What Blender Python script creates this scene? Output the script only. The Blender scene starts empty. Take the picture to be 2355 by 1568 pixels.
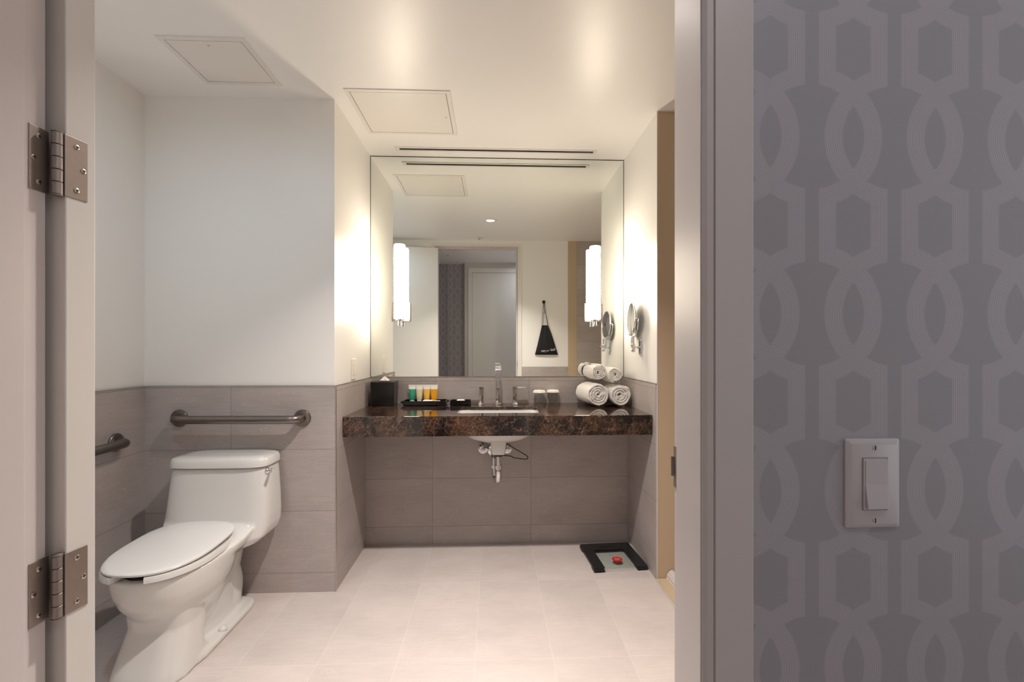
import bpy, bmesh, math, random
from mathutils import Vector, Matrix
R = math.radians
PI = math.pi
random.seed(7)
SC = bpy.context.scene
COL = SC.collection

# ------------------------------------------------------------------ key dimensions (metres)
C = 2.535            # ceiling
D1 = 2.371           # wall behind the toilet
DR = 2.417           # front of the wall right of the vanity
DL = 2.900           # tiled wall under the counter
DM = 3.056           # wall that carries the big mirror
XL, XR = -.8203, .8888
X0 = -1.7695         # left wall
ZT = 1.057           # top of the wainscot
YD = .7104           # bathroom face of the door wall
YH = .586            # hall face of the door wall
T = .010             # tile thickness
HC = .883            # counter top

# ------------------------------------------------------------------ camera
cam_d = bpy.data.cameras.new('camera'); cam = bpy.data.objects.new('camera', cam_d); COL.objects.link(cam)
cam.location = (0, 0, 1.25); cam.rotation_euler = (PI/2, 0, -.041)
cam_d.sensor_width = 36; cam_d.lens = 36*1040/2355; cam_d.shift_y = 17.2/2355; cam_d.clip_start = .01
SC.camera = cam

# ------------------------------------------------------------------ world, view, lights
w = bpy.data.worlds.new('world'); SC.world = w; w.use_nodes = True
w.node_tree.nodes['Background'].inputs[0].default_value = (.8, .8, .9, 1)
w.node_tree.nodes['Background'].inputs[1].default_value = .0
SC.view_settings.view_transform = 'Standard'; SC.view_settings.look = 'None'
SC.view_settings.gamma = 1; SC.view_settings.use_curve_mapping = False
SC.view_settings.exposure = .0
try:
    SC.cycles.use_denoising = True
    SC.cycles.max_bounces = 12; SC.cycles.diffuse_bounces = 8; SC.cycles.glossy_bounces = 6; SC.cycles.transmission_bounces = 8
    SC.cycles.sample_clamp_indirect = 6; SC.cycles.blur_glossy = .5
    SC.cycles.caustics_reflective = False; SC.cycles.caustics_refractive = False
except Exception: pass

SCONCE_L = 50.0                      # radiance of the glowing sconce glass
def area(name, loc, rot, sx, sy, power, color, shape='RECTANGLE', spread=180):
    l = bpy.data.lights.new(name, 'AREA'); l.energy = power; l.color = color; l.shape = shape
    l.size = sx
    if shape in ('RECTANGLE', 'ELLIPSE'): l.size_y = sy
    l.spread = R(spread)
    o = bpy.data.objects.new(name, l); COL.objects.link(o); o.location = loc; o.rotation_euler = rot
    return o
area('vanity_downlight_lamp', (-.03, 1.566, C-.016), (0, 0, 0), .085, .085, 26, (1, .89, .82), 'DISK', 104)
area('toilet_added_lamp', (-1.22, 1.32, C-.016), (0, 0, 0), .085, .085, 5.0, (.62, .83, 1), 'DISK', 170)  # added cool light for the toilet side, out of view
area('hall_added_lamp', (.55, -.25, C-.016), (0, 0, 0), .085, .085, 3.8, (.93, .95, 1), 'DISK', 175)  # added light to brighten the hall, no such lamp seen
area('hall_side_fill', (2.15, -.05, 1.35), (0, R(90), 0), 1.9, 1.0, 6.0, (.90, .95, 1))  # added soft fill from the right, no window stands here

# ------------------------------------------------------------------ node helpers
def srgb(r, g, b):
    f = lambda c: (c/255/12.92) if c/255 <= .04045 else ((c/255+.055)/1.055)**2.4
    return (f(r), f(g), f(b), 1)

class X:                              # tiny expression builder over Math nodes
    nt = None
    def __init__(s, v): s.v = v
    @staticmethod
    def op(name, *a):
        n = X.nt.nodes.new('ShaderNodeMath'); n.operation = name
        for i, q in enumerate(a):
            q = q.v if isinstance(q, X) else q
            if isinstance(q, (int, float)): n.inputs[i].default_value = q
            else: X.nt.links.new(q, n.inputs[i])
        return X(n.outputs[0])
    def __add__(s, o): return X.op('ADD', s, o)
    def __sub__(s, o): return X.op('SUBTRACT', s, o)
    def __rsub__(s, o): return X.op('SUBTRACT', o, s)
    def __mul__(s, o): return X.op('MULTIPLY', s, o)
    def __truediv__(s, o): return X.op('DIVIDE', s, o)
    __radd__ = __add__; __rmul__ = __mul__
    def gt(s, o): return X.op('GREATER_THAN', s, o)
    def lt(s, o): return X.op('LESS_THAN', s, o)
    def abs(s): return X.op('ABSOLUTE', s)
    def floor(s): return X.op('FLOOR', s)
    def frac(s): return X.op('FRACT', s)
    def sqrt(s): return X.op('SQRT', s)
    def min(s, o): return X.op('MINIMUM', s, o)
    def max(s, o): return X.op('MAXIMUM', s, o)
    def sstep(s, a, b):
        n = X.nt.nodes.new('ShaderNodeMapRange'); n.interpolation_type = 'SMOOTHSTEP'
        X.nt.links.new(s.v, n.inputs[0]); n.inputs[1].default_value = a; n.inputs[2].default_value = b
        return X(n.outputs[0])

def new_mat(name):
    m = bpy.data.materials.new(name); m.use_nodes = True
    nt = m.node_tree; X.nt = nt
    return m, nt, nt.nodes['Principled BSDF']
def pos_xyz(nt):
    g = nt.nodes.new('ShaderNodeNewGeometry'); s = nt.nodes.new('ShaderNodeSeparateXYZ')
    nt.links.new(g.outputs['Position'], s.inputs[0]); return X(s.outputs[0]), X(s.outputs[1]), X(s.outputs[2])
def obj_vec(nt):
    return nt.nodes.new('ShaderNodeTexCoord').outputs['Object']
def noise(nt, vec, scale, detail=4, rough=.55, dist=0):
    n = nt.nodes.new('ShaderNodeTexNoise'); n.inputs['Scale'].default_value = scale; n.inputs['Detail'].default_value = detail
    n.inputs['Roughness'].default_value = rough; n.inputs['Distortion'].default_value = dist
    if vec is not None: nt.links.new(vec, n.inputs['Vector'])
    return X(n.outputs['Fac'])
def comb(nt, a, b, c):
    n = nt.nodes.new('ShaderNodeCombineXYZ')
    for i, q in enumerate((a, b, c)):
        if isinstance(q, X): nt.links.new(q.v, n.inputs[i])
        else: n.inputs[i].default_value = q
    return n.outputs[0]
def mixc(nt, fac, a, b):
    n = nt.nodes.new('ShaderNodeMix'); n.data_type = 'RGBA'
    if isinstance(fac, X): nt.links.new(fac.v, n.inputs[0])
    else: n.inputs[0].default_value = fac
    for i, q in ((6, a), (7, b)):
        if isinstance(q, tuple): n.inputs[i].default_value = q
        else: nt.links.new(q, n.inputs[i])
    return n.outputs[2]
def bump(nt, bs, h, strength=.2, dist=.002):
    n = nt.nodes.new('ShaderNodeBump'); n.inputs['Strength'].default_value = strength; n.inputs['Distance'].default_value = dist
    nt.links.new(h.v, n.inputs['Height']); nt.links.new(n.outputs[0], bs.inputs['Normal'])

MATS = {}
def plain(name, col, rough=.5, metal=0, spec=.5, coat=0, nz=.0, nscale=60, bmp=0, sheen=0, emit=None, es=0):
    if name in MATS: return MATS[name]
    m, nt, bs = new_mat(name)
    bs.inputs['Roughness'].default_value = rough; bs.inputs['Metallic'].default_value = metal
    bs.inputs['Specular IOR Level'].default_value = spec
    bs.inputs['Coat Weight'].default_value = coat
    bs.inputs['Coat Roughness'].default_value = .05
    if sheen: bs.inputs['Sheen Weight'].default_value = sheen
    c = col if len(col) == 4 else srgb(*col)
    v = obj_vec(nt); n = noise(nt, v, nscale, 3)
    d = tuple(q*(1-nz) for q in c[:3])+(1,)
    nt.links.new(mixc(nt, n, d, c), bs.inputs['Base Color'])
    if bmp: bump(nt, bs, n, bmp, .001)
    if emit:
        bs.inputs['Emission Color'].default_value = emit; bs.inputs['Emission Strength'].default_value = es
    MATS[name] = m; return m

def tile_mat(name, ua, va, pu, pv, ou, ov, col, grout, rough=.42, gw=.0022, dark=.86):
    m, nt, bs = new_mat(name)
    xyz = dict(zip('xyz', pos_xyz(nt)))
    u, v = xyz[ua], xyz[va]
    fu = (u-ou)/pu; fv = (v-ov)/pv
    cu = fu.floor(); cv = fv.floor()
    du = (fu.frac()-.5).abs(); dv = (fv.frac()-.5).abs()
    gu = du.gt(.5-gw/2/pu); gv = dv.gt(.5-gw/2/pv); g = gu.max(gv)
    wn = nt.nodes.new('ShaderNodeTexWhiteNoise'); nt.links.new(comb(nt, cu, cv, 3.0), wn.inputs[0]); rnd = X(wn.outputs[0])
    # stone: soft clouds, fine sawn streaks, thin slanting veins
    big = noise(nt, comb(nt, u*1.0+rnd*7, v*1.6, rnd*9), 3.2, 6, .62)
    st = noise(nt, comb(nt, u*9, v*170, rnd*5), 1.0, 5, .65)
    gr = noise(nt, comb(nt, u, v, rnd), 190, 2)
    vn = noise(nt, comb(nt, u*2.2+v*.9+rnd*3, v*5.5-u*1.2, rnd*4), 1.9, 3, .5, .4)
    vein = 1-(vn-.5).abs().sstep(0, .006)
    base = (big-.5)*.95 + (st-.5)*.85 + (gr-.5)*.5 + (rnd-.5)*.16 + .5
    c1 = tuple(q*dark*.86 for q in col[:3])+(1,); c2 = tuple(min(1, q*1.13) for q in col[:3])+(1,)
    cc = mixc(nt, base, c1, c2)
    cc = mixc(nt, vein*.34*big, cc, (.75, .7, .66, 1))
    cc = mixc(nt, g*(.45 if name.startswith('floor') else .8), cc, grout)
    nt.links.new(cc, bs.inputs['Base Color'])
    nt.links.new((st*.18+rough-.09).v, bs.inputs['Roughness'])
    bs.inputs['Specular IOR Level'].default_value = .45
    bump(nt, bs, (st*.5+gr*.3)-g*1.2, .22, .0012)
    return m

TC = srgb(176, 168, 165)
FC = srgb(204, 195, 191)
GRW = srgb(112, 103, 100)
M_TX = tile_mat('grey_stone_tile_x', 'x', 'z', .628, .305, .2407, .117, TC, GRW)       # walls facing the camera
M_TXT = tile_mat('grey_stone_tile_toilet', 'x', 'z', .61, .3165, -1.3366, .1, TC, GRW)
M_TY = tile_mat('grey_stone_tile_y', 'y', 'z', .61, .3165, D1, .1, TC, GRW)            # side walls
M_FL = tile_mat('floor_stone_tile', 'x', 'y', .313, .615, -.3857, 2.432, FC, srgb(222, 212, 204), .40, .0026, .93)
M_WALL = plain('white_wall_paint', (236, 235, 232), .42, nz=.015, nscale=200, bmp=.05)
M_CEIL = plain('white_ceiling_paint', (238, 237, 235), .36, nz=.01, nscale=160, bmp=.02, spec=.6)
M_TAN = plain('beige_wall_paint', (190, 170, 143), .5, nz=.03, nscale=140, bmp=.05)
M_TRIM = plain('white_trim_paint', (208, 200, 198), .32, nz=.02, nscale=30)
M_LEAF = plain('white_door_paint', (226, 222, 217), .34, nz=.02, nscale=30)
M_METAL = plain('brushed_edge_trim', (200, 196, 190), .3, 1, nz=.08)
M_CHROME = plain('polished_chrome', (225, 226, 228), .06, 1)
M_STEEL = plain('brushed_stainless', (140, 131, 126), .30, 1, nz=.18, nscale=90)
M_HINGE = plain('satin_nickel', (172, 162, 156), .46, 1, nz=.15, nscale=120)
M_DARK = plain('slot_shade', (22, 20, 20), .6)  # near-black colour standing for the shade in slots and gaps
M_PORC = plain('white_porcelain', (212, 212, 210), .10, coat=.6, nz=.0)
M_SEAT = plain('white_seat_plastic', (214, 214, 213), .16, nz=.0)
M_BLACK = plain('black_lacquer', (12, 12, 13), .18, nz=.2)
M_BLKF = plain('black_fabric', (16, 16, 19), .85, nz=.4, nscale=300, bmp=.3, sheen=.1)
M_PAPER = plain('white_paper', (245, 240, 232), .75)
M_TOWEL = plain('white_terry_towel', (250, 247, 242), .95, nz=.16, nscale=380, bmp=1.0, sheen=.3)
M_PLATE = plain('white_plate_plastic', (200, 194, 196), .35)
M_THRESH = plain('beige_threshold_stone', (205, 186, 155), .4, nz=.12, nscale=60)
M_WLET = plain('white_print', (225, 225, 225), .7)
M_RED = plain('red_sticker', (196, 34, 30), .35)
M_RUB = plain('black_rubber', (14, 14, 15), .5)
M_LCD = plain('black_display', (6, 8, 7), .1)

# mirror glass
def mirror_mat():
    m, nt, bs = new_mat('mirror_glass')
    bs.inputs['Base Color'].default_value = (.87, .90, .865, 1); bs.inputs['Metallic'].default_value = 1; bs.inputs['Roughness'].default_value = .0
    return m
M_MIR = mirror_mat()
def glass_mat(name, col, refl=1.0):
    m = bpy.data.materials.new(name); m.use_nodes = True; nt = m.node_tree; nt.nodes.clear()
    out = nt.nodes.new('ShaderNodeOutputMaterial'); mx = nt.nodes.new('ShaderNodeMixShader')
    tr = nt.nodes.new('ShaderNodeBsdfTransparent'); tr.inputs[0].default_value = col
    gl = nt.nodes.new('ShaderNodeBsdfGlossy'); gl.inputs['Roughness'].default_value = .02
    lw = nt.nodes.new('ShaderNodeLayerWeight'); lw.inputs[0].default_value = .35
    X.nt = nt; f = X(lw.outputs['Facing']); nt.links.new((f*f*f*.38+.035).v, mx.inputs[0]); nt.links.new(tr.outputs[0], mx.inputs[1]); nt.links.new(gl.outputs[0], mx.inputs[2])
    nt.links.new(mx.outputs[0], out.inputs[0]); return m
M_GLASS = glass_mat('clear_glass', (.985, .993, .99, 1))
M_GLASSG = glass_mat('scale_glass', (.92, .95, .94, 1))
def emit_mat(name, col, s):
    m, nt, bs = new_mat(name)
    bs.inputs['Base Color'].default_value = (.9, .9, .9, 1); bs.inputs['Roughness'].default_value = .3
    bs.inputs['Emission Color'].default_value = col; bs.inputs['Emission Strength'].default_value = s
    return m
M_SHADE = emit_mat('lit_opal_glass', (1, .85, .66, 1), SCONCE_L)
M_LENS = emit_mat('lit_lens', (1, .9, .8, 1), 6)
M_LENSC = emit_mat('added_lens_cool', (.9, .96, 1, 1), 6)  # glowing lens of the added ceiling lights

def marble():
    m, nt, bs = new_mat('dark_brown_marble')
    x, y, z = pos_xyz(nt)
    v = comb(nt, x, y, z)
    n1 = noise(nt, v, 5, 6, .62, .6)
    n2 = noise(nt, v, 34, 5, .7, .8)
    vo = nt.nodes.new('ShaderNodeTexVoronoi'); vo.feature = 'DISTANCE_TO_EDGE'; vo.inputs['Scale'].default_value = 42
    warp = noise(nt, v, 18, 4, .6)
    nt.links.new(comb(nt, x+warp*.05, y+n2*.03, z+warp*.04), vo.inputs['Vector'])
    vo2 = nt.nodes.new('ShaderNodeTexVoronoi'); vo2.feature = 'DISTANCE_TO_EDGE'; vo2.inputs['Scale'].default_value = 13
    nt.links.new(comb(nt, x+n2*.06, y+warp*.05, z+n2*.07), vo2.inputs['Vector'])
    ve = (1-X(vo.outputs['Distance']).sstep(0, .07))*(n1-.36).sstep(0, .25)
    ve2 = (1-X(vo2.outputs['Distance']).sstep(0, .03))*(n2-.35).sstep(0, .3)
    c = mixc(nt, n1.sstep(.44, .60), srgb(13, 9, 11), srgb(66, 45, 34))
    c = mixc(nt, (n2-.5).sstep(0, .28)*.5, c, srgb(98, 72, 56))
    c = mixc(nt, ve*.42, c, srgb(150, 118, 94))
    c = mixc(nt, ve2*.40, c, srgb(170, 142, 118))
    nt.links.new(c, bs.inputs['Base Color'])
    bs.inputs['Roughness'].default_value = .07; bs.inputs['Specular IOR Level'].default_value = .6; bs.inputs['Coat Weight'].default_value = .3
    return m
M_MARB = marble()

def wallpaper():
    m, nt, bs = new_mat('trellis_wallpaper')
    x, y, z = pos_xyz(nt)
    P, Q = 420.0, 900.0
    U = (x-.4815)*(420/.1139)                     # column centre at 0
    V = (z-1.2965)*(900/.2361)                    # ring row centre at 0
    a = ((U/P).frac()-.5).abs()*P       # distance from the middle between two columns
    b = P-a
    dy = (((V/Q)+.5).frac()-.5).abs()*Q
    d1 = (a*a+dy*dy).sqrt(); d2 = (b*b+dy*dy).sqrt()
    t1 = (d1-265)/92; t2 = (d2-265)/92; tv = (a-35)/87
    inside = lambda t: t.gt(0)*t.lt(1)
    # the ring counts only outside of its own vertical band corner
    ring1 = inside(t1)*X.op('MAXIMUM', a.gt(35+t1*87), dy.lt(200))
    vert = inside(tv)*dy.gt(255)*d1.gt(265+tv*92)
    ring2 = inside(t2)
    lines = lambda t: ((t*8).frac()-.5).abs().sstep(.16, .30)
    own = ring1.max(vert)
    tl = t1*ring1+tv*vert*(1-ring1)
    lo = lines(tl)*own
    # alternate which strand passes on top
    side = (((U/P)+.5).frac()).gt(.5); up = (((V/Q)+.5).frac()).gt(.5)
    sel = (side-up).abs().gt(.5)
    l2 = lines(t2)*ring2
    ln = (sel*(l2*1.0+lo*(1-ring2)))+((1-sel)*(lo+l2*(1-own)))
    band = own.max(ring2)
    wv = noise(nt, comb(nt, x*40, y, z*900), 1, 3, .6)
    wv2 = noise(nt, comb(nt, x*900, y, z*40), 1, 2, .6)
    base = srgb(165, 162, 168); bandc = srgb(172, 168, 175); linec = srgb(194, 190, 197)
    c = mixc(nt, band, base, bandc)
    c = mixc(nt, ln*.62, c, linec)
    c = mixc(nt, (wv*.6+wv2*.4)*.22, c, srgb(122, 119, 124))
    nt.links.new(c, bs.inputs['Base Color'])
    nt.links.new((.52-ln*.10).v, bs.inputs['Roughness'])
    bs.inputs['Specular IOR Level'].default_value = .5
    bump(nt, bs, wv*.6+ln*.6, .15, .0006)
    return m
M_WP = wallpaper()

# ------------------------------------------------------------------ mesh helpers
def B(): return bmesh.new()
def box(bm, x0, x1, y0, y1, z0, z1):
    vs = [bm.verts.new(p) for p in ((x0,y0,z0),(x1,y0,z0),(x1,y1,z0),(x0,y1,z0),(x0,y0,z1),(x1,y0,z1),(x1,y1,z1),(x0,y1,z1))]
    for f in ((0,3,2,1),(4,5,6,7),(0,1,5,4),(1,2,6,5),(2,3,7,6),(3,0,4,7)): bm.faces.new([vs[i] for i in f])
    return bm
def loft(bm, rings, cap=True, close=False):
    rs = [[bm.verts.new(p) for p in r] for r in rings]
    n = len(rs[0]); pairs = list(zip(rs, rs[1:]))
    if close: pairs.append((rs[-1], rs[0]))
    for a, b in pairs:
        for i in range(n):
            j = (i+1) % n; bm.faces.new((a[i], a[j], b[j], b[i]))
    if cap and not close: bm.faces.new(rs[0][::-1]); bm.faces.new(rs[-1])
    return bm
def frame_of(d):
    d = Vector(d).normalized(); u = Vector((0,0,1)) if abs(d.z) < .9 else Vector((1,0,0))
    a = d.cross(u).normalized(); b = a.cross(d).normalized(); return a, b, d
def cyl(bm, p0, p1, r0, r1=None, seg=24, cap=True):
    r1 = r0 if r1 is None else r1
    p0, p1 = Vector(p0), Vector(p1); a, b, d = frame_of(p1-p0)
    return loft(bm, [[p+(a*math.cos(t)+b*math.sin(t))*r for t in [2*PI*i/seg for i in range(seg)]] for p, r in ((p0,r0),(p1,r1))], cap)
def lathe(bm, prof, o=(0,0,0), ax=(0,0,1), seg=32, cap=True):
    o = Vector(o); a, b, d = frame_of(ax)
    return loft(bm, [[o+d*h+(a*math.cos(t)+b*math.sin(t))*max(r, 1e-5) for t in [2*PI*i/seg for i in range(seg)]] for r, h in prof], cap)
def tube(bm, pts, r, seg=14, cap=True):
    pts = [Vector(p) for p in pts]; rings = []; a = None
    for i, p in enumerate(pts):
        d = (pts[min(i+1, len(pts)-1)]-pts[max(i-1, 0)]).normalized()
        if a is None: a, b, _ = frame_of(d)
        else:
            a = (a-d*a.dot(d)).normalized(); b = d.cross(a).normalized()
        rr = r[i] if isinstance(r, (list, tuple)) else r
        rings.append([p+(a*math.cos(t)+b*math.sin(t))*rr for t in [2*PI*k/seg for k in range(seg)]])
    return loft(bm, rings, cap)
def smooth_path(pts, n=8):                      # Catmull-Rom
    P = [Vector(p) for p in pts]; P = [P[0]*2-P[1]]+P+[P[-1]*2-P[-2]]; out = []
    for i in range(1, len(P)-2):
        for k in range(n):
            t = k/n; a, b, c, d = P[i-1], P[i], P[i+1], P[i+2]
            out.append(.5*((2*b)+(c-a)*t+(2*a-5*b+4*c-d)*t*t+(3*b-a-3*c+d)*t**3))
    return out+[P[-2]]
def corner_path(pts, rad, n=6):                 # straight runs with rounded corners
    P = [Vector(p) for p in pts]; out = [P[0]]
    for i in range(1, len(P)-1):
        a = (P[i-1]-P[i]).normalized(); b = (P[i+1]-P[i]).normalized()
        s, e = P[i]+a*rad, P[i]+b*rad
        for k in range(n+1):
            t = k/n; out.append(s*(1-t)**2+P[i]*2*t*(1-t)+e*t*t)
    return out+[P[-1]]
def prism(bm, poly, z0, z1):                    # polygon in xy, extruded in z
    return loft(bm, [[(x, y, z0) for x, y in poly], [(x, y, z1) for x, y in poly]])
def rrect(x0, x1, y0, y1, r, n=5):
    o = []
    for cx, cy, s in ((x1-r, y0+r, -90), (x1-r, y1-r, 0), (x0+r, y1-r, 90), (x0+r, y0+r, 180)):
        for k in range(n+1):
            t = R(s+90*k/n); o.append((cx+r*math.cos(t), cy+r*math.sin(t)))
    return o
def sell(cx, cy, hx, hyf, hyb, z, e=2.3, n=48):  # egg outline: hyf towards -y, hyb towards +y
    o = []
    for i in range(n):
        t = 2*PI*i/n; c, s = math.cos(t), math.sin(t)
        x = math.copysign(abs(c)**(2/e), c)*hx; y = math.copysign(abs(s)**(2/e), s)*(hyb if s > 0 else hyf)
        o.append((cx+x, cy+y, z))
    return o
def xform(bm, M): bmesh.ops.transform(bm, matrix=M, verts=bm.verts); return bm

WPOS = {}
def wpos(o): return WPOS.get(o.name, Vector((0,0,0)))
def obj(name, bm, mat, parent=None, at=None, smooth=False, bev=0, seg=2, mods=None):
    """link bm (world coordinates) as one object; origin at `at` or at the parent's origin"""
    bmesh.ops.recalc_face_normals(bm, faces=bm.faces)
    me = bpy.data.meshes.new(name)
    if parent is not None: org = wpos(parent)
    elif at == 'base':
        xs = [v.co for v in bm.verts]
        org = Vector(((min(v.x for v in xs)+max(v.x for v in xs))/2, (min(v.y for v in xs)+max(v.y for v in xs))/2, min(v.z for v in xs)))
    elif at is not None: org = Vector(at)
    else: org = Vector((0,0,0))
    bmesh.ops.translate(bm, vec=-org, verts=bm.verts)
    bm.to_mesh(me); bm.free()
    me.materials.append(mat)
    o = bpy.data.objects.new(name, me); COL.objects.link(o)
    if parent is not None: o.parent = parent
    else: o.location = org
    WPOS[o.name] = org
    if smooth:
        for p in me.polygons: p.use_smooth = True
    if bev:
        m = o.modifiers.new('bevel', 'BEVEL'); m.width = bev; m.segments = seg; m.limit_method = 'ANGLE'; m.angle_limit = R(35); m.harden_normals = False
    if smooth == 'auto':
        sharp_by_angle(me, R(38))
    return o
def sharp_by_angle(me, ang):
    bm = bmesh.new(); bm.from_mesh(me)
    for e in bm.edges:
        if len(e.link_faces) == 2 and e.calc_face_angle(0) > ang: e.smooth = False
    bm.to_mesh(me); bm.free()
def tag(o, label, cat, group=None):
    o['label'] = label; o['category'] = cat
    if group: o['group'] = group
    return o
def thing(name, loc, label, cat, group=None):
    o = bpy.data.objects.new(name, None); COL.objects.link(o); o.location = loc; o.empty_display_size = .05
    WPOS[o.name] = Vector(loc); return tag(o, label, cat, group)
def struct(name, bm, mat, parent=None, **k):
    o = obj(name, bm, mat, parent, **k)
    if parent is None: o['kind'] = 'structure'
    return o
def sbox(name, mat, *a, **k): return struct(name, box(B(), *a), mat, **k)
def dup(o, loc, parent=None):
    c = o.copy(); COL.objects.link(c)
    if parent is None: c.location = loc; WPOS[c.name] = Vector(loc)
    else: c.parent = parent
    for ch in [q for q in bpy.data.objects if q.parent == o]: dup(ch, None, c)
    return c

# ================================================================== SETTING
XE = 1.95                                # far side of the shower room on the right
sbox('floor', M_FL, -2.3, 2.3, -1.0, 3.2, -.08, 0)
sbox('ceiling', M_CEIL, -2.3, 2.3, -1.0, 3.2, C, C+.08)
sbox('wall_left', M_WALL, X0-.12, X0, YD, D1, 0, C)
sbox('wall_back_left', M_WALL, X0-.12, XL, D1, 3.2, 0, C)
sbox('wall_back', M_WALL, XL, XR, DM, 3.2, 0, C)
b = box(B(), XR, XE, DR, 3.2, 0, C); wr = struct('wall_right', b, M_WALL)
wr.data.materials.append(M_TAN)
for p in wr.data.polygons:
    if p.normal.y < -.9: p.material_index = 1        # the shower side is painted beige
sbox('wall_far_right', M_TAN, XE, XE+.12, YD, DR, 0, C)
# tiled wall under the counter
sbox('wall_back_lower', M_TX, XL+T, XR-T, DL, DM, 0, .853)
# wainscot tiling
sbox('wall_back_left_tiles', M_TXT, X0, XL+T, D1-T, D1, 0, ZT)
sbox('wall_left_tiles', M_TY, X0, X0+T, YD, D1-T, 0, ZT)
M_TY2 = tile_mat('grey_stone_tile_recess', 'y', 'z', .61, .305, 2.90, .117, TC, GRW)
sbox('wall_recess_left_tiles', M_TY2, XL, XL+T, D1, DM, 0, ZT)
sbox('wall_recess_right_tiles', M_TY2, XR-T, XR, DR+.004, DM, 0, ZT)
sbox('wall_backsplash_tiles', M_TX, XL+T, XR-T, DM-T, DM, .853, ZT-.002)
# thin metal edge profiles
sbox('trim_1', M_METAL, XL+T-.001, XL+T+.0025, D1-T-.0025, D1-T+.004, 0, ZT+.002)
sbox('trim_2', M_METAL, X0+T, XL+T, D1-T-.001, D1, ZT, ZT+.003)
sbox('trim_3', M_METAL, X0, X0+T+.001, YD, D1-T, ZT, ZT+.003)
sbox('trim_4', M_METAL, XL, XL+T+.001, D1, DM-T, ZT, ZT+.003)
sbox('trim_5', M_METAL, XR-T-.001, XR, DR, DM-T, ZT, ZT+.003)
sbox('trim_6', M_TRIM, XR-.0035, XR+.002, DR-.002, DR+.004, 0, C)

# door wall: left part, right part, head; hall side carries wallpaper
DXL, DXR, DZ = -.6601, .2727, 2.44        # opening between the stops
RB = .0165                                # rebate
def doorwall(name, x0, x1, z0, z1):
    o = struct(name, box(B(), x0, x1, YH, YD, z0, z1), M_WALL)
    o.data.materials.append(M_WP)
    for p in o.data.polygons:
        if p.normal.y < -.9: p.material_index = 1
    return o
doorwall('wall_front_left', -2.3, DXL-RB-.012, 0, C)
doorwall('wall_front_right', DXR+RB+.012, 2.3, 0, C)
doorwall('wall_front_head', DXL-RB-.012, DXR+RB+.012, DZ+RB+.012, C)
sbox('wall_front_tiles', M_TX, DXR+.062, XR, YD, YD+T, 0, 1.032)
sbox('trim_7', M_TRIM, XR, XR+.006, YD, YD+.006, 0, C)
M_TX3 = tile_mat('shower_tile', 'x', 'z', .61, .305, 1.0, .117, TC, GRW)
sbox('wall_front_beige', M_TAN, XR+.006, 1.0, YD, YD+.005, 0, C)
sbox('wall_front_shower_tiles', M_TX3, 1.0, XE, YD, YD+.012, 0, C)

# jambs with stop (L-shaped sections), one mesh per side
def jamb(name, s, xs):                    # s=+1: face looks to +x (left jamb)
    b = B()
    pts = [(0, YH-.001), (0, .6655), (-RB, .6655), (-RB, YD+.002), (-RB-.012, YD+.002), (-RB-.012, YH-.001)]
    poly = [(xs+s*px, py) for px, py in pts]
    prism(b, poly if s > 0 else poly[::-1], 0, DZ)
    return struct(name, b, M_TRIM, bev=.0015)
jamb('trim_8', 1, DXL); jamb('trim_9', -1, DXR)
b = B(); box(b, DXL-RB-.012, DXR+RB+.012, YH-.001, .6655, DZ, DZ+RB+.012); box(b, DXL-RB-.012, DXR+RB+.012, .6655, YD+.002, DZ+RB, DZ+RB+.012)
struct('trim_10', b, M_TRIM)
# casings, hall side and bathroom side (profiled: rounded inner edge, small groove, flat face)
def casing_profile(x_in, x_out, yf, sgn):
    # cross-section in xy; yf: wall face; sgn -1 = proud towards -y
    s = 1 if x_out > x_in else -1
    p = [(x_in, yf), (x_in, yf+sgn*.003), (x_in+s*.005, yf+sgn*.006), (x_in+s*.0125, yf+sgn*.0075), (x_in+s*.0135, yf+sgn*.0050), (x_in+s*.0150, yf+sgn*.0085), (x_out-s*.002, yf+sgn*.0085), (x_out, yf+sgn*.0065), (x_out, yf)]
    return p
b = B(); prism(b, casing_profile(DXR+.0015, .3405, YH, -1), 0, 2.445); struct('trim_11', b, M_TRIM)
b = B(); prism(b, casing_profile(DXL-.0015, DXL-.068, YH, -1), 0, 2.445); struct('trim_12', b, M_TRIM)
sbox('trim_13', M_TRIM, DXL-.068, .3405, YH-.0085, YH, 2.445, 2.50)
b = B(); prism(b, casing_profile(DXR+RB+.006, DXR+.064, YD, 1), 0, 2.4665); struct('trim_14', b, M_LEAF)
b = B(); prism(b, casing_profile(DXL-.0290, DXL-.072, YD, 1), 0, 2.4665); struct('trim_15', b, M_LEAF)
sbox('trim_16', M_LEAF, DXL-.072, DXR+.064, YD, YD+.0085, 2.4665, 2.498)

# shower kerb: beige threshold strip in the floor and a white moulded base
sbox('trim_17', M_THRESH, XR-.004, .936, YD+.02, DR-.002, 0, .004)
b = B()
prof = [(.934, 0), (.934, .012), (.938, .016), (.938, .026), (.944, .034), (.951, .044), (.960, .05), (.972, .05), (.972, 0)]
loft(b, [[(px, y, pz) for px, pz in prof] for y in (YD+.02, DR-.004)]); struct('baseboard_right', b, M_TRIM)

# hall behind the camera
sbox('wall_hall_back_left', M_WP, -2.3, -.43, -.96, -.84, 0, C)
sbox('wall_hall_back_right', M_TRIM, -.43, 2.3, -.96, -.687, 0, C)
sbox('wall_hall_left', M_WALL, -2.42, -2.3, -1.0, YH, 0, C)
sbox('wall_hall_right', M_WALL, 2.3, 2.42, -1.0, YH, 0, C)

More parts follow.
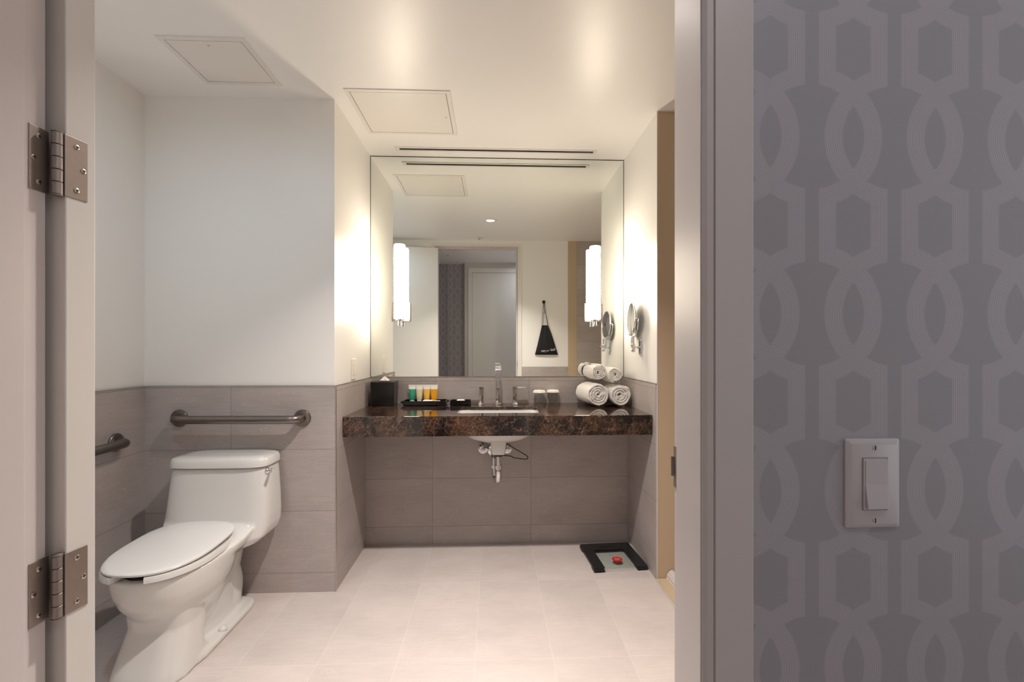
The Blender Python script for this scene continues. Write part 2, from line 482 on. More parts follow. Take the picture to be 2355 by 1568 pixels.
# the bathroom door, swung right back against the wall
TH = R(171)
P1 = Vector((-.657, .7225, 0)); ux = Vector((math.cos(TH), math.sin(TH), 0)); uy = Vector((math.sin(TH), -math.cos(TH), 0))
door = bpy.data.objects.new('door_1', None); COL.objects.link(door); door.location = P1; door['kind'] = 'structure'; WPOS['door_1'] = P1.copy()
def dbox(b, u0, u1, v0, v1, z0, z1):
    vs = [P1+ux*u+uy*v+Vector((0,0,z)) for z in (z0, z1) for u, v in ((u0,v0),(u1,v0),(u1,v1),(u0,v1))]
    q = [b.verts.new(p) for p in vs]
    for f in ((0,3,2,1),(4,5,6,7),(0,1,5,4),(1,2,6,5),(2,3,7,6),(3,0,4,7)): b.faces.new([q[i] for i in f])
    return b
obj('door_leaf', dbox(B(), 0, .93, 0, .0445, .012, 2.43), M_LEAF, door, bev=.0015)
b = B()
for v0, s in ((-.001, -1), (.0455, 1)):
    o = P1+ux*.865+uy*v0+Vector((0, 0, 1.0)); cyl(b, o, o+uy*s*.008, .026); cyl(b, o, o+uy*s*(.045 if s > 0 else .02), .009)
    if s > 0:
        q = o+uy*s*.042; tube(b, [q+ux*.01, q-ux*.10], .009)
obj('door_handle', b, M_STEEL, door, smooth='auto')
# white closet door across the hall
d2 = bpy.data.objects.new('door_2', None); COL.objects.link(d2); d2.location = (.07, -.685, 0); d2['kind'] = 'structure'; WPOS['door_2'] = Vector((.07, -.685, 0))
obj('door_leaf', box(B(), -.315, .50, -.689, -.680, .01, 2.38), M_LEAF, d2)
b = B()
box(b, -.375, -.318, -.687, -.670, 0, 2.45); box(b, .503, .56, -.687, -.670, 0, 2.45); box(b, -.318, .503, -.687, -.670, 2.383, 2.45)
struct('trim_18', b, M_LEAF)
b = B(); box(b, -.318, -.315, -.687, -.6835, 0, 2.383); box(b, -.315, .503, -.687, -.6835, 2.380, 2.383)
obj('door_gap_shade', b, M_DARK, d2)  # dark backing strip painted for the shade in the gap round the leaf

# ================================================================== HINGES ON THE DOOR FRAME
def hinge(zc, label):
    h = .0475
    t = thing('door_hinge', (-.6645, .7185, zc-h), label, 'hinge', 'hinges of the bathroom door')
    pin = Vector((-.6635, .7160, 0))
    jx = DXL-RB                                        # leaf let into the jamb
    lf = obj('hinge_leaf', box(B(), jx-.001, jx+.0014, .6865, .7160, zc-h, zc+h), M_HINGE, t, bev=.0006)
    a = P1+uy*.002-ux*.0012
    b = B(); vs = []
    for z in (zc-h, zc+h):
        for u, v in ((-.0014, -.002), (.001, -.002), (.001, .0315), (-.0014, .0315)): vs.append(P1+ux*u+uy*v+Vector((0,0,z)))
    q = [b.verts.new(p) for p in vs]
    for f in ((0,3,2,1),(4,5,6,7),(0,1,5,4),(1,2,6,5),(2,3,7,6),(3,0,4,7)): b.faces.new([q[i] for i in f])
    rf = obj('hinge_leaf', b, M_HINGE, t, bev=.0006)
    b = B(); n = 5
    for k in range(n):
        z0 = zc-h+2*h*k/n; z1 = zc-h+2*h*(k+1)/n
        lathe(b, [(.0060, z0+.0003), (.0068, z0+.0009), (.0068, z1-.0009), (.0060, z1-.0003)], (pin.x, pin.y, 0), seg=24)
    obj('hinge_knuckle', b, M_HINGE, t, smooth='auto')
    b = B(); lathe(b, [(.001, zc+h), (.0070, zc+h), (.0070, zc+h+.0012), (.005, zc+h+.002), (.001, zc+h+.0022)], (pin.x, pin.y, 0), seg=24)
    obj('pin_cap', b, M_HINGE, t, smooth='auto')
    b = B(); lathe(b, [(.001, zc-h-.0022), (.005, zc-h-.002), (.0070, zc-h-.0012), (.0070, zc-h), (.001, zc-h)], (pin.x, pin.y, 0), seg=24)
    obj('pin_cap', b, M_HINGE, t, smooth='auto')
    def screw(c, d):
        c = Vector(c); d = Vector(d).normalized(); a_, b_, _ = frame_of(d)
        s = B(); lathe(s, [(.0001, .0), (.0040, .0), (.0040, .0006), (.0032, .0011), (.0001, .0013)], c, d, 18)
        so = obj('screw', s, M_METAL, t, smooth='auto')
        s = B(); 
        for e in (a_, b_):
            o_ = d.cross(e)
            vs = []
            for hgt in (.0008, .0015):
                for i, j in ((-1,-1),(1,-1),(1,1),(-1,1)): vs.append(c+d*hgt+e*i*.0020+o_*j*.0005)
            q = [s.verts.new(p) for p in vs]
            for f in ((0,3,2,1),(4,5,6,7),(0,1,5,4),(1,2,6,5),(2,3,7,6),(3,0,4,7)): s.faces.new([q[i] for i in f])
        obj('screw_slot', s, M_DARK, so)
    for yy, zz in ((.7005, .034), (.6925, -.0), (.7005, -.034)): screw((jx+.0014, yy, zc+zz), (1, 0, 0))
    for vv, zz in ((.015, .034), (.0250, 0), (.015, -.034)): screw(P1-ux*.0014+uy*vv+Vector((0,0,zc+zz)), -ux)
    return t
hinge(1.5315, 'upper of the two satin nickel door hinges seen on the left door frame')
hinge(.8880, 'lower of the two satin nickel door hinges on the left frame, level with the toilet')
hinge(2.175, 'topmost satin nickel hinge near the top of the bathroom door, seen in the mirror')
# strike plate on the right jamb
t = thing('strike_plate', (DXR, .69, 1.03), 'dark metal strike plate let into the right door jamb', 'strike plate')
b = B(); box(b, DXR+RB-.0015, DXR+RB+.001, .668, .712, 1.030, 1.095)
obj('plate', b, M_HINGE, t)
b = B(); box(b, DXR+RB-.0055, DXR+RB+.001, .7105, .7125, 1.047, 1.078)
obj('lip', b, M_HINGE, t)

# ================================================================== LIGHT SWITCH IN THE HALL
pcx, pw = .5045, .0372
t = thing('light_switch', (pcx, YH, 1.013), 'white rocker light switch on the patterned grey wallpaper', 'light switch')
zc = 1.0708; hh = .059
b = B()
def plate_rings(cx, cz, hw, hh, y0, y1, inset):
    r0 = [(cx+x, y0, cz+z) for x, z in rrect(-hw, hw, -hh, hh, .003)]
    r1 = [(cx+x, y0-(y0-y1)*.45, cz+z) for x, z in rrect(-hw, hw, -hh, hh, .003)]
    r2 = [(cx+x, y1, cz+z) for x, z in rrect(-hw+inset, hw-inset, -hh+inset, hh-inset, .003)]
    return [r0, r1, r2]
loft(b, plate_rings(pcx, zc, pw, hh, YH, YH-.0075, .0055))
obj('wall_plate', b, M_PLATE, t, smooth='auto')
b = B(); box(b, pcx-.0178, pcx+.0178, YH-.0078, YH-.0070, zc-.0350, zc+.0350)
obj('switch_gap', b, plain('plate_shadow_gap', (150, 143, 142), .5), t)
b = B(); loft(b, [[(pcx+x, YH-.0070, zc+z) for x, z in rrect(-.0166, .0166, -.0338, .0338, .002)], [(pcx+x, YH-.0090, zc+z) for x, z in rrect(-.0166, .0166, -.0338, .0338, .002)]])
obj('switch_frame', b, M_PLATE, t)
b = B()                                   # rocker: wedge, proud at the bottom
q = [b.verts.new(p) for p in [(pcx-.0145, YH-.0085, zc-.0315), (pcx+.0145, YH-.0085, zc-.0315), (pcx+.0145, YH-.0085, zc+.0315), (pcx-.0145, YH-.0085, zc+.0315),
     (pcx-.0145, YH-.0145, zc-.0312), (pcx+.0145, YH-.0145, zc-.0312), (pcx+.0145, YH-.0098, zc+.0), (pcx-.0145, YH-.0098, zc+.0), (pcx+.0145, YH-.0102, zc+.0312), (pcx-.0145, YH-.0102, zc+.0312)]]
for f in ((0,1,2,3),(4,5,6,7),(7,6,8,9),(0,4,5,1),(3,2,8,9)): b.faces.new([q[i] for i in f])
b.faces.new([q[i] for i in (1,5,6,8,2)]); b.faces.new([q[i] for i in (0,3,9,7,4)])
obj('rocker', b, M_PLATE, t, bev=.0006)
for s in (1, -1):
    b = B(); lathe(b, [(.0001, 0), (.0032, 0), (.0028, .0009), (.0001, .0011)], (pcx, YH-.0073, zc+s*.048), (0, -1, 0), 18)
    so = obj('screw', b, M_PLATE, t, smooth='auto')
    obj('screw_slot', box(B(), pcx-.0003, pcx+.0006, YH-.0090, YH-.0080, zc+s*.048-.0028, zc+s*.048+.0028), M_DARK, so)

# ================================================================== TOILET
TX = -1.308
t = thing('toilet', (TX, 2.05, 0), 'white one-piece toilet with closed lid below the grab bar', 'toilet')
b = B()
def Lf(slices, e=2.3):
    loft(b, [sell(TX, (yf+yb)/2, hw, (yb-yf)/2, (yb-yf)/2, z, e) for z, yf, yb, hw in slices])
def egg(slices, e=2.25, cyb=.42):
    r = []
    for z, yf, yb, hw in slices:
        cy = yf+(yb-yf)*.52; r.append(sell(TX, cy, hw, cy-yf, yb-cy, z, e))
    loft(b, r)
# bowl, egg shaped with a full belly
egg([(.06, 1.86, 2.12, .075), (.17, 1.800, 2.16, .106), (.205, 1.772, 2.17, .126), (.24, 1.738, 2.17, .148), (.28, 1.712, 2.17, .167), (.32, 1.697, 2.18, .178), (.36, 1.689, 2.19, .184), (.392, 1.686, 2.19, .186), (.398, 1.690, 2.19, .184)])
# front pedestal: flares to the floor, flat sided
Lf([(0, 1.700, 1.96, .142), (.03, 1.708, 1.96, .137), (.10, 1.738, 1.96, .126), (.17, 1.772, 1.98, .117), (.26, 1.760, 2.02, .13)], 3.0)
# trapway body and rear column
Lf([(0, 1.92, 2.30, .105), (.06, 1.92, 2.30, .088), (.16, 1.90, 2.30, .086), (.30, 1.88, 2.32, .110), (.37, 1.85, 2.33, .14)], 3.0)
tube(b, smooth_path([(TX, 2.04, .28), (TX, 2.16, .235), (TX, 2.225, .13), (TX, 2.20, .02)], 6), .094, 20)
# foot flange
Lf([(0, 1.80, 2.305, .152), (.018, 1.80, 2.303, .152), (.026, 1.81, 2.295, .145)], 6)
# tank with its skirt
def tk(z, yf, yb, hw, e=5.5): return sell(TX+.014, (yf+yb)/2, hw-.012, (yb-yf)/2, (yb-yf)/2, z, e, 64)
loft(b, [tk(.285, 2.16, 2.30, .085, 3), (tk(.315, 2.12, 2.335, .150, 3.4)), tk(.345, 2.10, 2.345, .205, 4.2), tk(.375, 2.105, 2.35, .238), tk(.41, 2.118, 2.352, .247), tk(.46, 2.130, 2.354, .248), tk(.55, 2.142, 2.355, .243), tk(.64, 2.152, 2.355, .236), tk(.688, 2.158, 2.355, .231)])
# deck between tank and bowl with a rising fillet
loft(b, [sell(TX, 2.06, .150, .17, .24, .33, 2.6), sell(TX, 2.06, .190, .20, .26, .37, 2.6), sell(TX, 2.08, .200, .18, .24, .400, 2.8), sell(TX, 2.13, .205, .11, .20, .412, 3), sell(TX, 2.17, .215, .07, .15, .43, 3.4), sell(TX, 2.20, .225, .065, .12, .455, 4), sell(TX, 2.22, .228, .075, .10, .50, 4)])
tmpb = obj('tmp_body', b, M_PORC)
m = tmpb.modifiers.new('remesh', 'REMESH'); m.mode = 'VOXEL'; m.voxel_size = .0058
m = tmpb.modifiers.new('smooth', 'SMOOTH'); m.factor = .6; m.iterations = 9
b = B(); loft(b, [sell(TX, 1.90, hx, hf, hb, z, 2.3, 40) for z, hx, hf, hb in ((.27, .045, .07, .05), (.29, .07, .11, .08), (.33, .095, .155, .10), (.38, .112, .183, .12), (.43, .115, .192, .125))])
tmpc = obj('tmp_cut', b, M_PORC)
m = tmpb.modifiers.new('cut', 'BOOLEAN'); m.operation = 'DIFFERENCE'; m.object = tmpc; m.solver = 'EXACT'
bpy.context.view_layer.update(); dg = bpy.context.evaluated_depsgraph_get()
me = bpy.data.meshes.new_from_object(tmpb.evaluated_get(dg))
for q in (tmpb, tmpc):
    md = q.data; bpy.data.objects.remove(q); bpy.data.meshes.remove(md)
b = B(); b.from_mesh(me); bpy.data.meshes.remove(me)
obj('bowl_and_tank', b, M_PORC, t, smooth='auto')
# bolt caps
for s in (1, -1):
    b = B(); lathe(b, [(.017, 0), (.017, .008), (.013, .016), (.006, .020), (.0001, .021)], (TX+s*.130, 2.02, .022), seg=24)
    obj('bolt_cap', b, M_SEAT, t, smooth=True)
# tank lid, dished front
b = B()
def tl(z, g): return [(x+TX+.014, y, z) for x, y in [(p[0], p[1]) for p in sell(0, 2.256, .226+g, .108+g, .098+g*.3, 0, 5, 64)]]
loft(b, [tl(.692, -.004), tl(.695, .002), tl(.722, .001), tl(.733, -.006), tl(.738, -.022), tl(.7395, -.06)])
obj('tank_lid', b, M_PORC, t, smooth='auto')
# seat ring with open front
b = B()
cy = 1.915
def seat_pt(a, hx, hf, hb, z, e=2.35):
    c, s = math.cos(a), math.sin(a)
    x = math.copysign(abs(c)**(2/e), c)*hx; y = math.copysign(abs(s)**(2/e), s)*(hb if s > 0 else hf)
    return (TX-.010+x, cy+y, z)
n = 72; gap = R(15); rings = []
for i in range(n+1):
    a = -PI/2+gap+(2*PI-2*gap)*i/n
    zt = lambda p: .016+.014*max(0, (p-1.70))/.45
    o1 = seat_pt(a, .190, .243, .215, 0); i1 = seat_pt(a, .118, .165, .13, 0)
    z0 = .402; z1 = z0+.022
    rings.append([(o1[0], o1[1], z0), (o1[0], o1[1], z1-.004), (o1[0]*.97+i1[0]*.03, o1[1]*.97+i1[1]*.03, z1), (i1[0]*.92+o1[0]*.08, i1[1]*.92+o1[1]*.08, z1), (i1[0], i1[1], z1-.006), (i1[0], i1[1], z0)])
loft(b, rings, True)
obj('seat', b, M_SEAT, t, smooth='auto')
# lid: gently domed, highest at the hinge
rr = []
def lidring(k, dz, base):
    o = []
    for i in range(64):
        a = 2*PI*i/64
        x, y, _ = seat_pt(a, .183*k, .240*k, .222*k, 0, 2.35 if math.sin(a) < 0 else 3.2)
        zz = base + .020*max(0, min(1, (y-1.72)/.42)) + dz
        o.append((x, y, zz))
    return o
for k, dz in ((.985, 0), (1.0, .003), (1.0, .0085), (.985, .012), (.93, .0142), (.7, .0165), (.4, .0178), (.12, .018)): rr.append(lidring(k, dz, .4265))
b.free(); b = B(); loft(b, rr)
obj('seat_lid', b, M_SEAT, t, smooth='auto')
b = B()
for s in (1, -1): cyl(b, (TX+s*.075-.02, 2.145, .432), (TX+s*.075+.02, 2.145, .432), .013)
box(b, TX-.10, TX+.10, 2.115, 2.150, .412, .432)
obj('seat_hinge', b, M_SEAT, t, smooth='auto', bev=.002)
# trip lever
b = B(); lathe(b, [(.016, 0), (.016, .004), (.010, .008), (.008, .018), (.0001, .019)], (TX+.014+.217, 2.200, .668), (1, 0, 0), 24)
tube(b, smooth_path([(TX+.243, 2.200, .668), (TX+.255, 2.188, .672), (TX+.268, 2.170, .683), (TX+.280, 2.150, .692)], 5), [.005]*6+[.006]*5+[.007]*5)
obj('flush_lever', b, M_CHROME, t, smooth=True)

# ================================================================== GRAB BARS
def grab(name, p0, p1, nrm, label):
    nrm = Vector(nrm); p0, p1 = Vector(p0), Vector(p1)
    t = thing(name, (p0+p1)/2, label, 'grab bar', None)
    b = B(); off = .062
    tube(b, corner_path([p0, p0+nrm*off, p1+nrm*off, p1], .045, 8), .0205, 24)
    obj('bar', b, M_STEEL, t, smooth=True)
    for p in (p0, p1):
        b = B(); lathe(b, [(.0425, 0), (.0425, .006), (.0395, .010), (.030, .012), (.018, .013)], p, nrm, 36)
        obj('flange', b, M_STEEL, t, smooth='auto')
    return t
grab('grab_bar', (-1.590, D1-T, .897), (-.978, D1-T, .894), (0, -1, 0), 'brushed steel grab bar on the grey tiles above the toilet tank')
grab('grab_bar', (X0+T, 2.180, .812), (X0+T, 1.12, .812), (1, 0, 0), 'brushed steel grab bar on the left side wall, cut off by the door frame')

# ================================================================== VANITY COUNTER
cx0, cx1, cy0, cy1 = XL+T+.003, XR-T-.003, 2.462, DM-T-.001
hx0, hx1, hy0, hy1 = -.205, .262, 2.575, 2.850
t = thing('vanity_counter', ((cx0+cx1)/2, (cy0+cy1)/2, .774), 'dark brown marble vanity counter spanning the recess below the big mirror', 'counter')
b = B()
outer = [(cx0, cy0), (cx1, cy0), (cx1, cy1), (cx0, cy1)]
hole = rrect(hx0, hx1, hy0, hy1, .02, 4)
def slab(b, z0, z1):
    for z in (z0, z1):
        o = [b.verts.new((x, y, z)) for x, y in outer]; h = [b.verts.new((x, y, z)) for x, y in hole]
        es = [b.edges.new((l[i], l[(i+1) % len(l)])) for l in (o, h) for i in range(len(l))]
        bmesh.ops.triangle_fill(b, use_beauty=True, edges=es)
        if z == z0: lo, lh = o, h
    for A, Bq in ((lo, o), (lh, h)):
        for i in range(len(A)):
            j = (i+1) % len(A); b.faces.new((A[i], A[j], Bq[j], Bq[i]))
slab(b, .864, HC)
obj('countertop', b, M_MARB, t, bev=.0015)
obj('front_apron', box(B(), cx0, cx1, cy0, cy0+.022, .774, .864), M_MARB, t, bev=.0012)

# sink basin below the opening
t = thing('sink', (.028, 2.71, .66), 'white undermount sink basin set into the marble counter', 'sink')
b = B(); outer_r = []; inner_r = []
def bs_ring(z, hx, hy, e, cyo=0): return sell(.0285, 2.7125+cyo, hx, hy, hy, z, e, 48)
prof = [(.8635, .262, .152, 7), (.855, .248, .148, 7), (.80, .236, .143, 5), (.76, .218, .13, 4), (.72, .165, .105, 3), (.697, .09, .07, 2.4), (.690, .03, .03, 2)]
pin_ = [(.702, .028, .028, 2), (.706, .085, .065, 2.4), (.73, .155, .098, 3), (.77, .206, .122, 4), (.81, .226, .135, 5), (.855, .236, .141, 7), (.8635, .238, .1425, 7)]
loft(b, [bs_ring(*p) for p in prof[::-1]]+[bs_ring(*p) for p in pin_[::-1]], True)
# bowls are open: drop the top cap ring bridging is the rim itself
obj('basin', b, M_PORC, t, smooth='auto')
b = B(); loft(b, [[(.0285+x, 2.655+y, z) for x, y in rrect(-.042*k, .042*k, -.04*k, .04*k, .01)] for z, k in ((.735, 1.12), (.69, 1.06), (.65, .98), (.638, .92), (.632, .8))])
obj('drain_outlet', b, M_PORC, t, smooth='auto')
b = B(); lathe(b, [(.0001, .7055), (.021, .7055), (.024, .7075), (.015, .7095), (.0001, .710)], (.0285, 2.7125, 0), seg=24)
obj('drain_plug', b, M_CHROME, t, smooth=True)

# trap
t = thing('drain_pipe', (.0285, 2.74, .45), 'chrome drain trap hanging under the sink', 'pipe')
b = B(); lathe(b, [(.014, .6310), (.034, .6310), (.034, .626), (.026, .620), (.014, .618)], (.0285, 2.655, 0), seg=28); obj('tailpiece_nut', b, M_RUB, t, smooth='auto')
b = B(); cyl(b, (.0285, 2.655, .630), (.0285, 2.655, .545), .0160); obj('tailpiece', b, M_CHROME, t, smooth='auto')
b = B(); lathe(b, [(.016, .566), (.0225, .566), (.0225, .550), (.0195, .548), (.0195, .540), (.016, .54)], (.0285, 2.655, 0), seg=8); obj('slip_nut', b, M_CHROME, t, smooth='auto')
b = B(); tube(b, smooth_path([(.0285, 2.655, .548), (.0285, 2.657, .50), (.026, 2.672, .474), (.020, 2.700, .462), (.012, 2.728, .474), (.008, 2.742, .51), (.006, 2.744, .56), (.004, 2.752, .592), (.002, 2.78, .60), (0, 2.84, .60), (-.001, DL, .60)], 6), .0185, 20)
obj('trap_bend', b, M_CHROME, t, smooth=True)
b = B(); lathe(b, [(.020, .0), (.024, .0), (.024, -.016), (.020, -.016)], (.006, 2.743, .545), seg=8); obj('slip_nut', b, M_CHROME, t, smooth='auto')
b = B(); lathe(b, [(.018, 0), (.040, 0), (.037, .008), (.024, .014), (.018, .014)], (-.001, DL, .60), (0, -1, 0), 32); obj('wall_flange', b, M_CHROME, t, smooth='auto')
# pop-up rod cable
b = B(); tube(b, smooth_path([(.085, 2.62, .70), (.10, 2.62, .684), (.125, 2.62, .668), (.165, 2.62, .645), (.195, 2.62, .625), (.200, 2.625, .612), (.188, 2.63, .605), (.155, 2.64, .606), (.115, 2.65, .611), (.105, 2.66, .616), (.06, 2.68, .617), (.030, 2.69, .617)], 6), .0026, 8)
tag(obj('drain_cable', b, M_RUB, at='base', smooth=True), 'thin black cable looping beside the drain pipe under the sink', 'cable')
# shut-off valves
def valve(x, label):
    t = thing('shutoff_valve', (x, DL, .60), label, 'valve', 'shut-off valves under the sink')
    b = B(); lathe(b, [(.008, 0), (.031, 0), (.030, .005), (.020, .010), (.008, .012)], (x, DL, .608), (0, -1, 0), 32); obj('wall_flange', b, M_CHROME, t, smooth='auto')
    b = B(); cyl(b, (x, DL-.005, .612), (x, DL-.06, .612), .0085); cyl(b, (x, DL-.045, .606), (x, DL-.045, .640), .0095); obj('valve_body', b, M_CHROME, t, smooth='auto')
    b = B(); loft(b, [[(x+.016*math.cos(a), DL-.06-dy, .612+.009*math.sin(a)) for a in [2*PI*i/24 for i in range(24)]] for dy in (0, .012)]); obj('valve_handle', b, M_CHROME, t, smooth='auto')
    b = B(); tube(b, [(x, DL-.045, .638), (x, DL-.043, .66), (x, DL-.022, .70), (x, DL-.010, .76), (x, DL-.010, .862)], .0050, 12); obj('supply_tube', b, M_STEEL, t, smooth=True)
valve(-.067, 'left chrome shut-off valve on the tiles under the sink')
valve(.088, 'right chrome shut-off valve on the tiles, half behind the sink outlet')

# ================================================================== FAUCET
FY = 2.950
t = thing('faucet', (.030, FY, HC), 'polished chrome widespread faucet with two lever handles behind the sink', 'faucet')
def bell(b, x, r0, r1, h, z=HC, seg=8):
    lathe(b, [(r0, z), (r0, z+.004), (r0*.72, z+h*.5), (r1, z+h)], (x, FY, 0), seg=seg)
b = B(); bell(b, .0303, .0245, .0145, .030); lathe(b, [(.0135, HC+.028), (.0150, HC+.034), (.0150, .985), (.0165, .988), (.0165, .995), (.012, .997)], (.0303, FY, 0), seg=8)
obj('spout_base', b, M_CHROME, t)
b = B(); rings = []
path = smooth_path([(FY, .995), (FY, 1.05), (FY-.001, 1.115), (FY-.014, 1.137), (FY-.045, 1.143), (FY-.085, 1.132), (FY-.103, 1.105), (FY-.106, 1.06)] and
                   [(0, FY, .995), (0, FY, 1.05), (0, FY-.002, 1.112), (0, FY-.016, 1.136), (0, FY-.045, 1.142), (0, FY-.085, 1.132), (0, FY-.104, 1.105), (0, FY-.108, 1.050)], 6)
for i, p in enumerate(path):
    d = (path[min(i+1, len(path)-1)]-path[max(i-1, 0)]).normalized(); nn = Vector((0, -d.z, d.y)); k = i/(len(path)-1)
    wdt = .009+.0105*min(1, max(0, (k-.30)/.25)); th = .0085-.003*k
    rings.append([p+Vector((.0303, 0, 0))+Vector((sx*wdt, 0, 0))+nn*sz*th for sx, sz in ((-1,-1),(1,-1),(1,1),(-1,1))])
loft(b, rings); obj('spout', b, M_CHROME, t, bev=.0015)
for x, s in ((-.0795, -1), (.1405, 1)):
    b = B(); bell(b, x, .0215, .013, .030); lathe(b, [(.0125, HC+.028), (.0145, HC+.034), (.0145, .988), (.0165, .991), (.0165, 1.000), (.006, 1.001)], (x, FY, 0), seg=8)
    hb = obj('handle_base', b, M_CHROME, t)
    b = B(); box(b, min(x, x+s*.078), max(x, x+s*.078), FY-.0075, FY+.0075, .992, 1.001)
    obj('lever', b, M_CHROME, t, bev=.002)

# ================================================================== THINGS ON THE COUNTER
# tissue box
t = thing('tissue_box', (-.705, 2.965, HC), 'black square tissue box cover in the left corner of the counter', 'tissue box')
b = B(); tx = -.705
loft(b, [[(tx+x*k, 2.965+y*k, z) for x, y in rrect(-.075, .075, -.065, .065, .003, 2)] for z, k in ((HC, .93), (HC+.004, .94), (1.034, 1.0), (1.0375, .99))])
obj('cover', b, M_BLACK, t)
b = B(); loft(b, [[(tx+.038*k*math.cos(a), 2.965+.026*k*math.sin(a), z) for a in [2*PI*i/28 for i in range(28)]] for z, k in ((1.036, 1), (1.0405, 1), (1.0405, .9))]); obj('opening_ring', b, M_BLACK, t, smooth='auto')
b = B(); rings = []
for z, k, sq in ((1.038, 1, 1), (1.047, .78, .8), (1.056, .5, .55), (1.064, .26, .3), (1.069, .06, .1)):
    rings.append([(tx+.034*k*(math.cos(a)+.12*math.sin(3*a)), 2.965+.022*sq*(math.sin(a)+.18*math.cos(4*a)), z+.002*math.sin(5*a)*k) for a in [2*PI*i/40 for i in range(40)]])
loft(b, rings); obj('tissue', b, M_PAPER, t, smooth=True)

# long tray
def tray(name, x0, x1, y0, y1, label, r=.006, hgt=.030):
    t = thing(name, ((x0+x1)/2, (y0+y1)/2, HC), label, 'tray')
    b = B(); wl = .005
    O = rrect(x0, x1, y0, y1, r, 4); I = rrect(x0+wl, x1-wl, y0+wl, y1-wl, max(.001, r-.003), 4)
    O0 = rrect(x0+.006, x1-.006, y0+.006, y1-.006, r, 4)
    loft(b, [[(x, y, HC) for x, y in O0], [(x, y, HC+.004) for x, y in O], [(x, y, HC+hgt) for x, y in O], [(x, y, HC+hgt) for x, y in I], [(x, y, HC+.008) for x, y in I]])
    obj('dish', b, M_BLACK, t); return t
t1 = tray('toiletry_tray', -.580, -.305, 2.915, 3.03, 'long black tray holding the four toiletry tubes')
b = B(); tube(b, corner_path([(-.580, 2.935, HC+.018), (-.594, 2.935, HC+.020), (-.594, 3.010, HC+.020), (-.580, 3.010, HC+.018)], .008, 4), .005, 10); obj('tray_handle', b, M_BLACK, t1, smooth=True)
b = B(); tube(b, corner_path([(-.305, 2.935, HC+.022), (-.291, 2.935, HC+.026), (-.291, 3.010, HC+.026), (-.305, 3.010, HC+.022)], .008, 4), .005, 10); obj('tray_handle', b, M_BLACK, t1, smooth=True)
tray('small_tray', -.279, -.146, 2.915, 2.99, 'small black rectangular tray left of the faucet', hgt=.032)
tag(obj('soap_bar', box(B(), -.238, -.186, 2.935, 2.972, HC+.0085, HC+.036), M_PAPER, at='base', bev=.008, seg=4), 'small white soap bar in the small black tray', 'soap')
TB = HC+.0085
def tubeb(x, col, cap, label, rough=.2, trans=0):
    y = 2.992
    t = thing('toiletry_tube', (x, y, TB), label, 'toiletry tube', 'toiletry tubes standing in the black tray')
    m = plain('tube_'+label.split()[0], col, rough, nz=.05, spec=.5)
    b = B(); lathe(b, [(.0145, TB), (.0150, TB+.002), (.0150, TB+.018), (.0140, TB+.020)], (x, y, 0), seg=28)
    obj('cap', b, plain('tube_cap_white', (238, 236, 230), .3), t, smooth='auto')
    b = B(); rings = []
    for z, hx, hy in ((TB+.020, .0155, .0145), (TB+.024, .0175, .0155), (TB+.060, .0205, .0125), (TB+.092, .0225, .007)):
        rings.append([(x+hx*math.cos(a), y+hy*math.sin(a), z) for a in [2*PI*i/32 for i in range(32)]])
    loft(b, rings); bd = obj('bottle', b, m, t, smooth='auto')
    b = B(); rings = []
    for z, hx, hy in ((TB+.092, .0225, .007), (TB+.108, .0237, .0022), (TB+.1205, .0240, .0014)):
        rings.append([(x+hx*math.cos(a), y+hy*math.sin(a), z) for a in [2*PI*i/32 for i in range(32)]])
    loft(b, rings); obj('crimped_end', b, plain('tube_end_white', (236, 234, 228), .4), t, smooth='auto')
    b = B()
    for dz, wd in ((.078, .011), (.052, .007), (.046, .009), (.028, .010)):
        box(b, x-wd, x+wd, y-.0170, y-.0160, TB+dz, TB+dz+.0018)
    return b, bd
for x, col, lab in ((-.5325, (52, 160, 128), 'green toiletry tube, leftmost in the black tray'), (-.4855, (228, 214, 178), 'cream coloured toiletry tube between the green and the amber one'),
                    (-.4375, (236, 184, 78), 'amber toiletry tube, second from the right in the tray'), (-.3900, (222, 158, 8), 'yellow toiletry tube, rightmost in the black tray')):
    b, bd = tubeb(x, col, None, lab); b.free()
b = B(); box(b, -.455, -.392, 2.925, 2.962, TB, TB+.026)
tag(obj('soap_bar', b, M_PAPER, at='base', bev=.006, seg=3), 'white wrapped soap bar in front of the amber tubes in the long tray', 'soap')
b = B(); box(b, -.380, -.345, 2.925, 2.965, TB, TB+.020)
tag(obj('soap_bar', b, M_PAPER, at='base', bev=.005, seg=3), 'thin white wrapped bar at the right end of the long tray', 'soap')

# drinking glasses with paper lids
def glass(x, y, lab, tilt=0):
    t = thing('drinking_glass', (x, y, HC), lab, 'glass', 'drinking glasses beside the faucet')
    b = B(); lathe(b, [(.0001, HC+.0005), (.031, HC+.0005), (.0325, HC+.003), (.0355, HC+.088), (.0335, HC+.088), (.0305, HC+.014), (.0001, HC+.011)], (x, y, 0), seg=36, cap=False)
    obj('tumbler', b, M_GLASS, t, smooth='auto')
    b = B(); rings = []
    n = 72
    for z, r, sc in ((HC+.0885, .0300, 0), (HC+.0882, .0375, 0), (HC+.0765, .0425, .0016), (HC+.0762, .0420, .0016), (HC+.0895, .0378, .0), (HC+.0905, .034, 0), (HC+.0908, .002, 0)):
        rings.append([(x+(r+sc*math.cos(18*a))*math.cos(a), y+(r+sc*math.cos(18*a))*math.sin(a), z+tilt*math.cos(a)) for a in [2*PI*i/n for i in range(n)]])
    loft(b, rings); obj('paper_lid', b, M_PAPER, t, smooth='auto')
glass(.3030, 2.985, 'drinking glass with paper lid nearer to the faucet')
glass(.3960, 3.004, 'drinking glass with paper lid nearer to the rolled towels')

